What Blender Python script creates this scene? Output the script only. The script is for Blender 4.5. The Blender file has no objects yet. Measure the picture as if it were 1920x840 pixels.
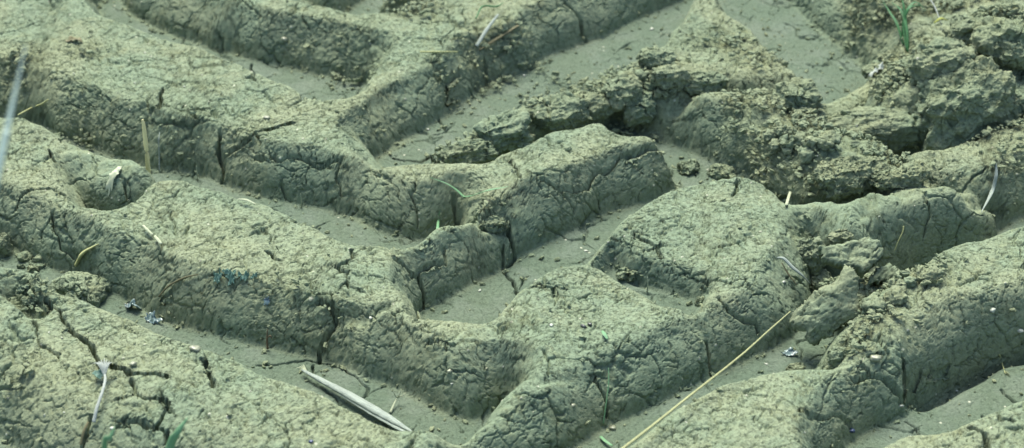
import bpy, math, random
import numpy as np
from mathutils import Vector, Matrix

R = math.radians
scene = bpy.context.scene
COL = scene.collection

# ------------------------------------------------------------------ camera
PITCH = R(33.0); DIST = 1.75; LENS = 70.0
cam_loc = np.array([0.0, -DIST*math.cos(PITCH), DIST*math.sin(PITCH)])
cd = bpy.data.cameras.new('camera'); cam = bpy.data.objects.new('camera', cd)
COL.objects.link(cam); scene.camera = cam
cam.location = cam_loc; cam.rotation_euler = (math.pi/2 - PITCH, 0, 0)
cd.lens = LENS; cd.sensor_width = 36; cd.clip_start = 0.01; cd.clip_end = 500
cd.dof.use_dof = True; cd.dof.aperture_fstop = 8.0; cd.dof.focus_distance = 1.62

# ------------------------------------------------------------------ light
SUN_EL, SUN_AZ = 60.0, -18.0          # degrees; azimuth from +Y towards +X
w = bpy.data.worlds.new('World'); scene.world = w; w.use_nodes = True
nt = w.node_tree; nt.nodes.clear()
sky = nt.nodes.new('ShaderNodeTexSky'); sky.sky_type = 'NISHITA'; sky.sun_disc = False
sky.sun_elevation = R(SUN_EL); sky.sun_rotation = R(SUN_AZ)
sky.air_density = 1.0; sky.dust_density = 3.0; sky.ozone_density = 1.0
bg = nt.nodes.new('ShaderNodeBackground'); bg.inputs['Strength'].default_value = 0.15
wo = nt.nodes.new('ShaderNodeOutputWorld')
nt.links.new(sky.outputs[0], bg.inputs[0]); nt.links.new(bg.outputs[0], wo.inputs[0])
sd = bpy.data.lights.new('sun', 'SUN'); sd.energy = 3.3; sd.angle = R(28); sd.color = (1.0, 0.96, 0.86)
so = bpy.data.objects.new('sun', sd); COL.objects.link(so)
sdir = Vector((math.sin(R(SUN_AZ))*math.cos(R(SUN_EL)), math.cos(R(SUN_AZ))*math.cos(R(SUN_EL)), math.sin(R(SUN_EL))))
so.rotation_euler = sdir.to_track_quat('Z', 'Y').to_euler()
scene.view_settings.view_transform = 'Standard'; scene.view_settings.look = 'None'
scene.view_settings.gamma = 1.0; scene.view_settings.exposure = 1.21

# ------------------------------------------------------------------ picture -> place
FPX = LENS/36*1920
def ray(px, py):
    cx, cy = (px-960)/FPX, -(py-420)/FPX
    f = np.array([0, math.cos(PITCH), -math.sin(PITCH)]); u = np.array([0, math.sin(PITCH), math.cos(PITCH)])
    d = f + u*cy + np.array([1.0, 0, 0])*cx
    return d/np.linalg.norm(d)
def at(px, py, z):
    d = ray(px, py); t = (z-cam_loc[2])/d[2]
    return cam_loc + d*t

H = 0.048          # height of the mud ridges over the groove floors

# grooves pressed by the tyre lugs: F = foot of a wall on the floor, R_ = rim of the nearer ridge
def F(*p): return [(x, y, 0) for x, y in p]
def R_(*p): return [(x, y, 1) for x, y in p]
GROOVES = [
 dict(w=.040, zf=.0, p=F((215,-30),(240,25),(300,64),(395,92),(500,120),(605,143),(675,155),(692,161))
      + R_((650,174),(600,184),(580,181),(540,162),(450,125),(350,91),(260,61),(222,46),(183,22),(165,0),(150,-50))),
 dict(w=.040, zf=.0, p=F((520,-60),(560,-5),(600,24),(641,27),(682,2),(740,-30),(860,-100))
      + R_((900,-80),(820,-30),(775,12),(745,27),(700,30),(660,32),(630,26),(600,20),(540,4),(500,-12),(440,-50))),
 # upper centre groove, right channel, centre groove and the pocket of the V
 dict(w=.040, zf=.0, p=F((700,300),(715,294),(740,278),(780,248),(830,220),(880,187),(915,165),(950,145),(995,130),(1030,107),(1090,82),
        (1135,70),(1200,37),(1240,20),(1280,2),(1340,-35),(1420,-90))
      + R_((1350,-80),(1305,-10),(1290,30),(1262,68),(1220,98),(1178,132),(1135,180))
      + F((1135,205),(1150,222),(1190,243),(1240,263),(1290,285),(1345,306),(1420,338),(1480,352),(1545,362),(1615,362),(1640,350))
      + R_((1659,355),(1646,363),(1633,371),(1614,380),(1575,382),(1546,379),(1520,375),(1482,376),(1470,366),(1450,350),(1420,338),(1380,334),(1350,338),
        (1310,346),(1260,364),(1200,398),(1150,435),(1130,455),(1110,485),(1095,495),(1050,508),(1010,533),(980,550),(935,597),(910,615),(870,618),(830,618),(790,604))
      + F((790,596),(800,582),(850,557),(900,535),(935,515),(950,502),(980,482),(1030,456),(1080,432),(1130,411),(1180,391),(1230,372),(1262,360),(1275,345))
      + R_((1262,312),(1250,290),(1220,272),(1200,262),(1160,258),(1135,234),(1080,245),(1040,255),(1000,280),(930,301),(915,312),(880,311),(820,313),(760,313),(715,306))),
 # top right groove running behind the broken clods
 dict(w=.040, zf=.0, p=F((1420,-60),(1475,0),(1530,50),(1580,95),(1630,135),(1660,170),(1700,205),(1760,252),(1800,255),(1850,235),(1905,212),(2000,165))
      + R_((2010,200),(1920,236),(1880,252),(1840,265),(1800,278),(1760,290),(1700,293),(1640,293),(1590,286),(1560,245),(1547,200),(1525,165),(1500,137),(1470,122),(1425,75),(1375,30),(1350,-20),(1320,-70))),
 # left groove and its pocket
 dict(w=.038, zf=.0, p=F((-90,190),(0,215),(75,236),(140,262),(205,292),(265,310),(325,324),(375,334),(415,345),(450,358),(500,370),(550,382),(600,395),(660,412),(700,430),(740,444),(785,454),(825,446),(856,438))
      + R_((862,420),(845,424),(812,438),(790,458),(750,466),(700,466),(660,465),(620,448),(580,430),(530,405),(480,385),(450,378),(380,355),(340,341),(300,340),(272,352),(245,377),(220,397),(190,396),(160,391),(143,380))
      + F((158,383),(190,390),(225,382),(258,358),(272,345))
      + R_((264,334),(200,308),(130,280),(70,246),(40,229),(0,225),(-90,205))),
 # lower left groove ending in the big V
 dict(w=.040, zf=.0, p=F((-90,440),(0,462),(40,484),(90,505),(150,522),(225,560),(260,582),(325,606),(400,633),(450,644),(500,655),(550,662),(595,675),(645,693),(705,718),(780,752),(840,778),(885,792),(915,778),(940,758))
      + R_((925,762),(908,780),(890,802),(880,813),(850,807),(790,812),(750,812),(700,790),(650,762),(600,737),(530,716),(480,692),(440,671),(370,646),(310,630),(250,606),(200,588),(160,572),(105,551),(79,527),(48,515),(0,507),(-90,490))),
 # lower right groove, running on up behind the right ridge
 dict(w=.045, zf=.0, p=F((860,950),(1000,880),(1085,835),(1150,800),(1210,775),(1270,745),(1310,720),(1380,685),(1440,655),(1485,628),(1515,590),(1525,540),(1525,500),(1535,455),(1575,445),(1635,455),(1680,470),(1740,460),(1800,447),(1870,432),(1940,405),(2060,350))
      + R_((2060,385),(1920,432),(1850,456),(1800,468),(1755,480),(1745,500),(1700,530),(1650,560),(1600,602),(1570,642),(1553,668),(1545,692),(1500,693),(1450,701),(1400,716),(1320,751),(1250,790),(1190,830),(1120,870),(1000,960))),
 # bottom right groove
 dict(w=.036, zf=.0, p=F((1540,900),(1590,838),(1640,808),(1700,778),(1735,745),(1785,715),(1850,680),(1920,652),(2060,590))
      + R_((2060,690),(1920,752),(1870,775),(1830,792),(1790,812),(1740,817),(1700,827),(1655,845),(1610,900))),
 # small slot under the centre block
 dict(w=.009, zf=.020, p=F((1142,502),(1200,530),(1240,545),(1290,558),(1322,568))
      + R_((1300,575),(1245,566),(1220,552),(1190,531),(1160,516),(1130,499),(1112,492))),
 # outside the frame, below
 dict(w=.06, zf=.0, p=F((-500,620),(-60,800),(100,890),(400,990),(900,1120),(900,1400),(-600,1400))),
]

def groove_polygon(g):
    P = np.array([at(x, y, 0.91*H if f else g['zf'])[:2] for x, y, f in g['p']])
    fl = np.array([f for _, _, f in g['p']])
    a = 0.5*np.sum(P[:, 0]*np.roll(P[:, 1], -1) - np.roll(P[:, 0], -1)*P[:, 1])
    s = 1.0 if a > 0 else -1.0
    e = np.roll(P, -1, 0) - P
    n = np.stack([-e[:, 1], e[:, 0]], 1)*s
    n /= np.linalg.norm(n, axis=1)[:, None] + 1e-9
    Q = P.copy()
    for i in range(len(P)):
        if fl[i]:
            m = np.zeros(2)
            if fl[i-1]: m += n[i-1]
            if fl[(i+1) % len(P)]: m += n[i]
            if not m.any(): m = n[i-1] + n[i]
            m /= np.linalg.norm(m) + 1e-9
            # a rim that faces away from the camera hides its foot
            Q[i] = P[i] + m*0.55*g['w']*max(0.25, min(1.0, 0.5+0.7*m[1]))
    return Q

def seg_dist(X, Y, P, closed=True):
    d2 = np.full(X.shape, 1e9); n = len(P)
    for i in range(n if closed else n-1):
        a, b = P[i], P[(i+1) % n]
        ex, ey = b-a; L = ex*ex+ey*ey+1e-12
        t = np.clip(((X-a[0])*ex + (Y-a[1])*ey)/L, 0, 1)
        d2 = np.minimum(d2, (X-a[0]-t*ex)**2 + (Y-a[1]-t*ey)**2)
    return np.sqrt(d2)
def inside(X, Y, P):
    c = np.zeros(X.shape, bool); n = len(P)
    for i in range(n):
        a, b = P[i], P[(i+1) % n]
        if a[1] == b[1]: continue
        c ^= ((a[1] > Y) != (b[1] > Y)) & (X < (b[0]-a[0])*(Y-a[1])/(b[1]-a[1]) + a[0])
    return c

# value noise in numpy
def hash2(ix, iy, s):
    h = (ix.astype(np.int64)*374761393 + iy.astype(np.int64)*668265263 + s*1442695041) & 0xffffffff
    h = ((h ^ (h >> 13))*1274126177) & 0xffffffff
    return ((h ^ (h >> 16)) & 0xffff)/65535.0
def vnoise(X, Y, s=0):
    ix, iy = np.floor(X), np.floor(Y); fx, fy = X-ix, Y-iy
    fx = fx*fx*(3-2*fx); fy = fy*fy*(3-2*fy)
    a, b, c, d = hash2(ix, iy, s), hash2(ix+1, iy, s), hash2(ix, iy+1, s), hash2(ix+1, iy+1, s)
    return (a+(b-a)*fx)*(1-fy) + (c+(d-c)*fx)*fy
def fbm(X, Y, o=4, s=0):
    r = 0; a = 0.5
    for k in range(o):
        r = r + a*(vnoise(X*2**k+k*17.3, Y*2**k-k*9.1, s+k)*2-1); a *= 0.5
    return r

# macro grid
GX0, GX1, GY0, GY1, GS = -0.72, 0.72, -0.52, 0.80, 0.0025
gx = np.arange(GX0, GX1+GS, GS); gy = np.arange(GY0, GY1+GS, GS)
GXX, GYY = np.meshgrid(gx, gy)
wob = 0.0080
WX = GXX + wob*fbm(GXX*24, GYY*24, 2, 5); WY = GYY + wob*fbm(GXX*24, GYY*24, 2, 9)
TOP = H + 0.0065*fbm(GXX*8, GYY*8, 3, 21)
for x_, y_, r_m, dz in [(1560,400,.045,-.006), (1470,355,.03,-.004), (1210,500,.05,-.006), (870,430,.04,-.004), (1600,320,.05,-.010), (1100,380,.08,.004), (1800,560,.10,.004), (1330,60,.05,-.006)]:
    c_ = at(x_, y_, .045); TOP = TOP + dz*np.exp(-((GXX-c_[0])**2+(GYY-c_[1])**2)/r_m**2)
Z = TOP.copy(); FLOOR = np.zeros_like(Z); LEVEL = np.ones_like(Z)
for g in GROOVES:
    P = groove_polygon(g); g['poly'] = P
    fl_ = [f for _, _, f in g['p']]; np_ = len(P)
    dF = np.full(GXX.shape, 9.); dR = dF.copy()
    for i_ in range(np_):
        seg = P[[i_, (i_+1) % np_]]; dd = seg_dist(WX, WY, seg, closed=False)
        if fl_[i_] and fl_[(i_+1) % np_]: dR = np.minimum(dR, dd)
        else: dF = np.minimum(dF, dd)
    ins_ = inside(WX, WY, P); d = np.minimum(dF, dR); d[ins_] *= -1
    vw = 1+0.35*fbm(GXX*14, GYY*14, 2, 77)
    k_ = .10; tF = dF/(g['w']*1.08*vw); tR = dR/(g['w']*.80*vw)
    hh = np.clip(.5+.5*(tR-tF)/k_, 0, 1); t = tR*(1-hh)+tF*hh-k_*hh*(1-hh)
    t = np.clip(np.where(ins_, 0, t), 0, 1)
    t = t*t/np.sqrt(t*t+.006)*np.sqrt(1.006); t = np.clip(t, 0, 1)
    prof = .75*(1-(1-t)**2.1)+.25*np.sqrt(np.clip(1-(1-t)**2.15, 0, 1))
    zf = g['zf'] + 0.0022*fbm(GXX*25, GYY*25, 3, 33)
    zz = zf + (TOP-zf)*prof
    k = 0.008
    h_ = np.clip(0.5+0.5*(zz-Z)/k, 0, 1)
    Z = zz*(1-h_)+Z*h_ - k*h_*(1-h_)*(t < 1)
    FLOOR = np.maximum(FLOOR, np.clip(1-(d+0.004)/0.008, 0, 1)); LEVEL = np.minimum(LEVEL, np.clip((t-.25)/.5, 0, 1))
for _ in range(4):                       # soften knife edges
    Z[1:-1, 1:-1] = (Z[1:-1, 1:-1]*4 + Z[:-2, 1:-1]+Z[2:, 1:-1]+Z[1:-1, :-2]+Z[1:-1, 2:])/8

# heaps and lumps: (picture polyline, radius m, top m)
MOUNDS = [
 ([(50,272),(150,315),(232,345)], .034, .050, 0),
 ([(850,300),(915,262),(960,240)], .020, .030), ([(975,235),(1030,215),(1110,190)], .022, .034),
 ([(1130,175),(1180,150)], .022, .034), ([(1180,175),(1230,140)], .020, .045),
 ([(1335,326)], .020, .016), ([(1290,318)], .018, .020),
 ([(1430,240),(1520,290),(1600,310)], .045, .050), ([(1530,325),(1640,335)], .034, .040), ([(1480,300)], .03, .045),
 ([(1740,170),(1830,150),(1960,110)], .060, .075), ([(1840,95),(1960,80)], .05, .085),
 ([(1690,130),(1700,180)], .035, .035), ([(1660,60),(1780,40)], .05, .02), ([(1640,165),(1600,190),(1570,205)], .018, .014),
 ([(740,18),(800,10)], .02, .05), ([(1480,418),(1580,428),(1640,415),(1700,398),(1760,394),(1800,398)], .033, .0465, 0), ([(1590,560),(1650,560)], .035, .022),
 ([(1450,330),(1500,345)], .02, .022),
]
CR = np.zeros_like(Z)
for pl, r, zt, *nocr in MOUNDS:
    P = np.array([at(x, y, zt*0.6)[:2] for x, y in pl])
    d = seg_dist(WX, WY, P, closed=False)
    q = np.clip(1-(d/r)**2, 0, 1)
    zz = zt*np.sqrt(q)*(1+0.25*fbm(GXX*40, GYY*40, 3, 55))
    k = 0.008
    h_ = np.clip(0.5+0.5*(zz-Z)/k, 0, 1)
    Z = Z*(1-h_)+zz*h_ + k*h_*(1-h_)*(q > 0)
    if not nocr: CR = np.maximum(CR, np.clip(q*2.2, 0, 1)*(zt > 0.015))
    else: CR *= 1-np.clip(q*3, 0, 1)
    FLOOR *= 1-np.clip(q*4, 0, 1)
CR[(GYY < 0.1) & (GXX < -0.2)] = 0

# shallow extra furrows (picture polyline, width m, depth m)
FURROWS = [
 ([(1275,160),(1330,150),(1400,157),(1465,148)], .012, .022),
 ([(1700,322),(1760,342),(1820,372),(1872,402)], .007, .012),
 ([(960,722),(1010,710),(1075,704)], .004, .004),
 ([(630,595),(655,582),(690,588),(722,572)], .005, .008),
 ([(24,525),(48,548),(72,566)], .010, .018),
 ([(1250,560),(1300,600),(1345,650)], .004, .004),
 ([(860,415),(900,414),(945,418)], .006, .012),
 ([(1725,750),(1745,742),(1790,714),(1850,682),(1930,652)], .009, .020), ([(1665,472),(1700,474),(1740,466),(1800,452),(1850,442)], .013, .034), ([(1195,520),(1240,532),(1290,547)], .005, .008), ([(1560,655),(1553,668)], .014, .02),
]
def sample(G, x, y):
    fx = np.clip((np.asarray(x)-GX0)/GS, 0, len(gx)-1.001); fy = np.clip((np.asarray(y)-GY0)/GS, 0, len(gy)-1.001)
    ix, iy = fx.astype(int), fy.astype(int); fx, fy = fx-ix, fy-iy
    return (G[iy, ix]*(1-fx)+G[iy, ix+1]*fx)*(1-fy) + (G[iy+1, ix]*(1-fx)+G[iy+1, ix+1]*fx)*fy
def sample_smooth(G, x, y):
    fx = np.clip((x-GX0)/GS, 1, len(gx)-3.001); fy = np.clip((y-GY0)/GS, 1, len(gy)-3.001)
    ix, iy = fx.astype(int), fy.astype(int); fx, fy = fx-ix, fy-iy
    wt = lambda f: ((1-f)**3/6, (3*f**3-6*f*f+4)/6, (-3*f**3+3*f*f+3*f+1)/6, f**3/6)
    wx, wy = wt(fx), wt(fy); r = 0
    for b in range(4):
        row = 0
        for a in range(4): row = row + G[iy+b-1, ix+a-1]*wx[a]
        r = r + row*wy[b]
    return r
def hit(px, py):
    """where the line of sight through a picture point meets the ground"""
    d = ray(px, py); t = (0.09-cam_loc[2])/d[2]; t1 = (-0.03-cam_loc[2])/d[2]
    ts = np.linspace(t, t1, 600); P = cam_loc + ts[:, None]*d
    below = P[:, 2] < sample(Z, P[:, 0], P[:, 1])
    i = int(np.argmax(below)) if below.any() else -1
    return P[i]


for pl, wd, dp in FURROWS:
    P = np.array([hit(x, y)[:2] for x, y in pl])
    Z -= dp*np.exp(-(seg_dist(WX, WY, P, closed=False)/wd)**2)

# crumbly patches: picture x, y, radius px, strength
for x, y, rp, st in [(590,85,45,.6),(650,110,50,.8),(700,130,40,.7),(900,130,60,.8),(960,100,60,.7),(840,160,40,.6),(470,245,40,.5),(340,230,50,.5),(270,200,40,.4),
    (1250,120,70,1),(1340,90,90,.9),(1440,110,50,.8),(1200,190,60,.9),(1300,170,60,.5),(1420,210,60,.6),(1500,200,60,1),(1440,270,70,1),(1390,250,60,.7),(1500,290,90,1),
    (1600,325,70,1),(1700,318,50,.7),(1790,345,20,.8),(1700,300,50,.6),(1800,150,150,1),(1880,60,100,1),(1690,120,60,1),(1620,60,60,.6),(1850,300,50,.5),
    (925,412,26,.7),(930,430,16,.5),(1180,240,30,.8),(1060,180,70,.8),(780,15,50,1),(820,120,40,.5),(1505,455,30,.7),(1500,480,30,.5),
    (1740,510,50,.8),(1640,600,50,.8),(1590,650,40,.9),(60,545,30,.9),(30,490,40,.4),(150,230,60,.5),(150,90,50,.5),(20,130,60,.7),(550,560,60,.45),(620,610,40,.6),(510,560,40,.5),
    (400,690,40,.4),(20,740,70,.5),(1660,230,60,1),(1900,280,60,.5),(1250,340,50,.4),(700,230,60,.4)]:
    p = hit(x, y); rr = rp/2130.0
    CR = np.maximum(CR, st*np.exp(-((GXX-p[0])**2+(GYY-p[1])**2)/(rr*1.15)**2*1.0))
CR = np.clip(CR*(0.75+0.9*fbm(GXX*30, GYY*30, 3, 88)), 0, 1)

# open cracks traced on the mud: (width mm, depth mm, picture polyline)
CRACKS = [
 (1.3,14,[(85,560),(110,590),(136,620),(159,636),(175,659),(188,676),(206,683),(227,688),(243,697),(269,698),(296,700),(316,706)]),
 (1.0,9,[(248,706),(252,725),(255,738),(243,742),(217,748)]),
 (1.2,11,[(256,740),(269,746),(285,747),(303,746),(314,756),(305,782),(293,798),(311,808),(309,830)]),
 (1.2,8,[(228,787),(259,793),(290,798)]), (1.8,10,[(172,782),(165,803),(153,838)]),
 (1.6,10,[(374,670),(387,688),(398,706),(400,725)]),
 (1.2,8,[(100,395),(86,420),(76,439),(77,451)]), (1.5,10,[(92,400),(100,420),(111,434),(113,463),(128,475),(138,487)]),
 (1.6,10,[(300,165),(302,200)]), (2.2,14,[(410,245),(415,255),(412,280),(417,310),(415,340)]),
 (1.8,12,[(420,290),(460,265),(490,245),(525,235),(550,225)]), (1.4,9,[(540,200),(565,185),(590,182)]),
 (1.1,7,[(640,300),(630,330),(640,360)]), (1.1,7,[(765,360),(780,390),(782,420)]),
 (2.0,12,[(850,372),(850,400),(860,412)]),
 (1.4,9,[(1010,335),(1040,352),(1075,358),(1105,345),(1125,325),(1150,312),(1165,298),(1200,285),(1230,275)]),
 (1.0,7,[(1105,345),(1120,375),(1122,400)]), (1.0,7,[(1040,352),(1070,380)]),
 (1.6,11,[(785,515),(790,545),(782,570),(780,597)]), (1.1,8,[(745,485),(780,515),(800,500),(830,485)]), (1.0,6,[(828,460),(832,490)]),
 (1.1,7,[(630,495),(650,510),(652,535),(680,540)]), (1.0,6,[(655,465),(660,480),(630,498)]),
 (2.4,14,[(600,560),(622,575),(630,597),(612,630),(600,660),(602,682)]),
 (0.9,5,[(480,685),(530,681),(575,675),(602,682)]), (0.9,5,[(602,682),(650,692),(672,710),(692,725),(680,742)]), (0.8,4,[(590,684),(588,700)]),
 (1.4,8,[(940,450),(940,490),(942,510),(965,525),(990,541),(1010,540),(1060,539)]), (1.8,11,[(950,425),(955,445),(960,470),(950,500)]),
 (1.1,6,[(1330,530),(1370,528),(1400,525)]), (1.5,9,[(1350,560),(1360,585),(1370,590),(1390,600),(1420,610),(1425,625)]), (1.2,8,[(1325,640),(1330,655),(1332,690)]),
 (1.8,12,[(1600,706),(1631,709),(1660,711),(1674,726),(1694,740),(1714,757)]), (1.6,10,[(1694,674),(1697,706),(1697,723)]), (1.2,8,[(1697,711),(1729,697)]),
 (1.0,6,[(1740,709),(1780,683)]), (1.0,6,[(1626,666),(1643,660),(1657,661)]), (1.0,6,[(1617,683),(1626,700)]), (1.0,6,[(1500,771),(1520,776),(1569,783),(1594,783)]),
 (1.0,7,[(1731,371),(1745,404),(1734,436)]), (0.8,5,[(1688,416),(1723,429)]),
 (2.2,13,[(1060,8),(1090,40),(1088,60),(1098,80)]), (1.4,8,[(25,395),(50,360),(100,355),(125,365)]),
 (1.6,9,[(1115,703),(1128,730),(1140,754),(1139,780)]), (1.2,7,[(1380,335),(1385,352),(1375,365)]),
 (1.0,6,[(800,640),(850,650)]), (1.2,7,[(860,140),(840,160),(835,185)]), (1.4,8,[(905,110),(915,165)]),
 (1.4,8,[(560,290),(590,310),(640,300)]), (1.2,8,[(480,290),(520,300),(560,290)]), (1.2,8,[(530,340),(545,370)]),
 (1.0,5,[(820,225),(835,245)]), (1.3,6,[(740,300),(790,305),(805,292),(820,300)]), (1.2,6,[(1040,178),(1060,183)]),
 (1.2,8,[(1190,440),(1230,460),(1240,480)]), (1.0,6,[(1215,470),(1245,455)]), (1.2,8,[(230,345),(238,372)]),
 (1.2,7,[(1840,780),(1875,783),(1900,790)]), (1.3,6,[(1700,790),(1725,805),(1740,815)]), (1.2,6,[(1880,730),(1905,750)]),
 (1.6,9,[(1820,800),(1850,812),(1845,835)]), (1.0,6,[(960,300),(975,330)]), (1.0,7,[(500,470),(520,485),(530,490)]), (0.8,5,[(300,560),(340,530)]),
 (1.2,8,[(470,120),(480,150)]), (1.3,8,[(90,280),(100,300)]), (1.0,6,[(60,600),(75,640),(110,665)]),
]

# ------------------------------------------------------------------ materials
class NT:
    """small helper for writing node trees"""
    def __init__(self, name):
        self.m = bpy.data.materials.new(name); self.m.use_nodes = True
        self.t = self.m.node_tree; self.t.nodes.clear()
        self.out = self.t.nodes.new('ShaderNodeOutputMaterial')
    def link(self, v, sock):
        if isinstance(v, bpy.types.NodeSocket): self.t.links.new(v, sock)
        elif v is not None:
            if hasattr(sock, 'default_value') and isinstance(v, (tuple, list)) and len(v) == 3 and len(sock.default_value) == 4: v = (*v, 1)
            sock.default_value = v
    def math(self, op, a, b=None, c=None, clamp=False):
        n = self.t.nodes.new('ShaderNodeMath'); n.operation = op; n.use_clamp = clamp
        for k, v in enumerate((a, b, c)): self.link(v, n.inputs[k])
        return n.outputs[0]
    def vmath(self, op, a, b=None, scale=None):
        n = self.t.nodes.new('ShaderNodeVectorMath'); n.operation = op
        self.link(a, n.inputs[0]); self.link(b, n.inputs[1])
        if scale is not None: self.link(scale, n.inputs['Scale'])
        return n.outputs[0]
    def attr(self, name, vec=False):
        n = self.t.nodes.new('ShaderNodeAttribute'); n.attribute_name = name
        return n.outputs['Vector' if vec else 'Fac']
    def obj(self): return self.t.nodes.new('ShaderNodeTexCoord').outputs['Object']
    def noise(self, v, scale, detail=3, rough=.5, color=False, dist=0):
        n = self.t.nodes.new('ShaderNodeTexNoise'); self.link(v, n.inputs['Vector'])
        n.inputs['Scale'].default_value = scale; n.inputs['Detail'].default_value = detail; n.inputs['Roughness'].default_value = rough
        n.inputs['Distortion'].default_value = dist
        return n.outputs['Color' if color else 'Fac']
    def voro(self, v, scale, feature='F1', out='Distance', rnd=1.0):
        n = self.t.nodes.new('ShaderNodeTexVoronoi'); n.feature = feature; self.link(v, n.inputs['Vector'])
        n.inputs['Scale'].default_value = scale; n.inputs['Randomness'].default_value = rnd
        return n.outputs[out]
    def ss(self, x, lo, hi, a=0., b=1.):
        n = self.t.nodes.new('ShaderNodeMapRange'); n.interpolation_type = 'SMOOTHSTEP'
        for k, v in zip(('Value', 'From Min', 'From Max', 'To Min', 'To Max'), (x, lo, hi, a, b)): self.link(v, n.inputs[k])
        return n.outputs[0]
    def mix(self, f, a, b, mode='MIX'):
        n = self.t.nodes.new('ShaderNodeMix'); n.data_type = 'RGBA'; n.blend_type = mode
        self.link(f, n.inputs[0]); self.link(a, n.inputs[6]); self.link(b, n.inputs[7])
        return n.outputs[2]
    def mul(self, *a):
        r = a[0]
        for x in a[1:]: r = self.math('MULTIPLY', r, x)
        return r
    def add(self, *a):
        r = a[0]
        for x in a[1:]: r = self.math('ADD', r, x)
        return r
    def warp(self, P, scale, amp, detail=2):
        n = self.vmath('SUBTRACT', self.noise(P, scale, detail, color=True), (.5, .5, .5))
        return self.vmath('ADD', P, self.vmath('SCALE', n, scale=amp))
    def finish(self, color, rough=.9, normal=None, height=None, spec=.25, **kw):
        b = self.t.nodes.new('ShaderNodeBsdfPrincipled')
        self.link(color, b.inputs['Base Color']); self.link(rough, b.inputs['Roughness']); self.link(spec, b.inputs['Specular IOR Level'])
        for k, v in kw.items(): self.link(v, b.inputs[k])
        if normal is not None: self.link(normal, b.inputs['Normal'])
        self.t.links.new(b.outputs[0], self.out.inputs[0])
        if height is not None:
            d = self.t.nodes.new('ShaderNodeDisplacement'); d.inputs['Midlevel'].default_value = 0; d.inputs['Scale'].default_value = 1
            self.link(height, d.inputs['Height']); self.t.links.new(d.outputs[0], self.out.inputs['Displacement'])
            self.m.displacement_method = 'DISPLACEMENT'
        return self.m
    def bump(self, h, dist=.001, strength=1):
        n = self.t.nodes.new('ShaderNodeBump'); n.inputs['Distance'].default_value = dist; n.inputs['Strength'].default_value = strength
        self.link(h, n.inputs['Height']); return n.outputs[0]

TAN, GREEN, FLOOR_DARK, BROWN = (.178, .212, .127), (.142, .190, .120), (.070, .103, .070), (.150, .166, .082)
def mud_color(n, P, crumb, floor):
    c = n.mix(n.ss(n.noise(P, 11, 4, .6), .38, .62), TAN, GREEN)
    c = n.mix(n.mul(n.ss(n.noise(P, 45, 4, .65), .5, .72), .45), c, BROWN)
    c = n.mix(n.mul(crumb, .45), c, BROWN)
    c = n.mix(n.mul(floor, .85), c, n.mix(n.ss(n.noise(P, 26, 4, .6), .42, .66), FLOOR_DARK, (.092, .124, .092)))  # groove floors get a darker grey-green than the ridge tops
    grain = n.noise(P, 420, 4, .75)
    c = n.mix(1.0, c, n.mix(n.ss(grain, .25, .75), (.80, .81, .80), (1.18, 1.17, 1.18)), 'MULTIPLY')
    sp = n.voro(P, 150, 'F1')
    spr = n.voro(P, 150, 'F1', 'Color')
    pick = n.math('GREATER_THAN', n.vmath('DOT_PRODUCT', spr, (1, 0, 0)), .90)
    sp = n.mul(n.ss(sp, .12, .20, 1., 0.), .8)
    # vector dot output is the second socket
    return c, sp, spr
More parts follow.
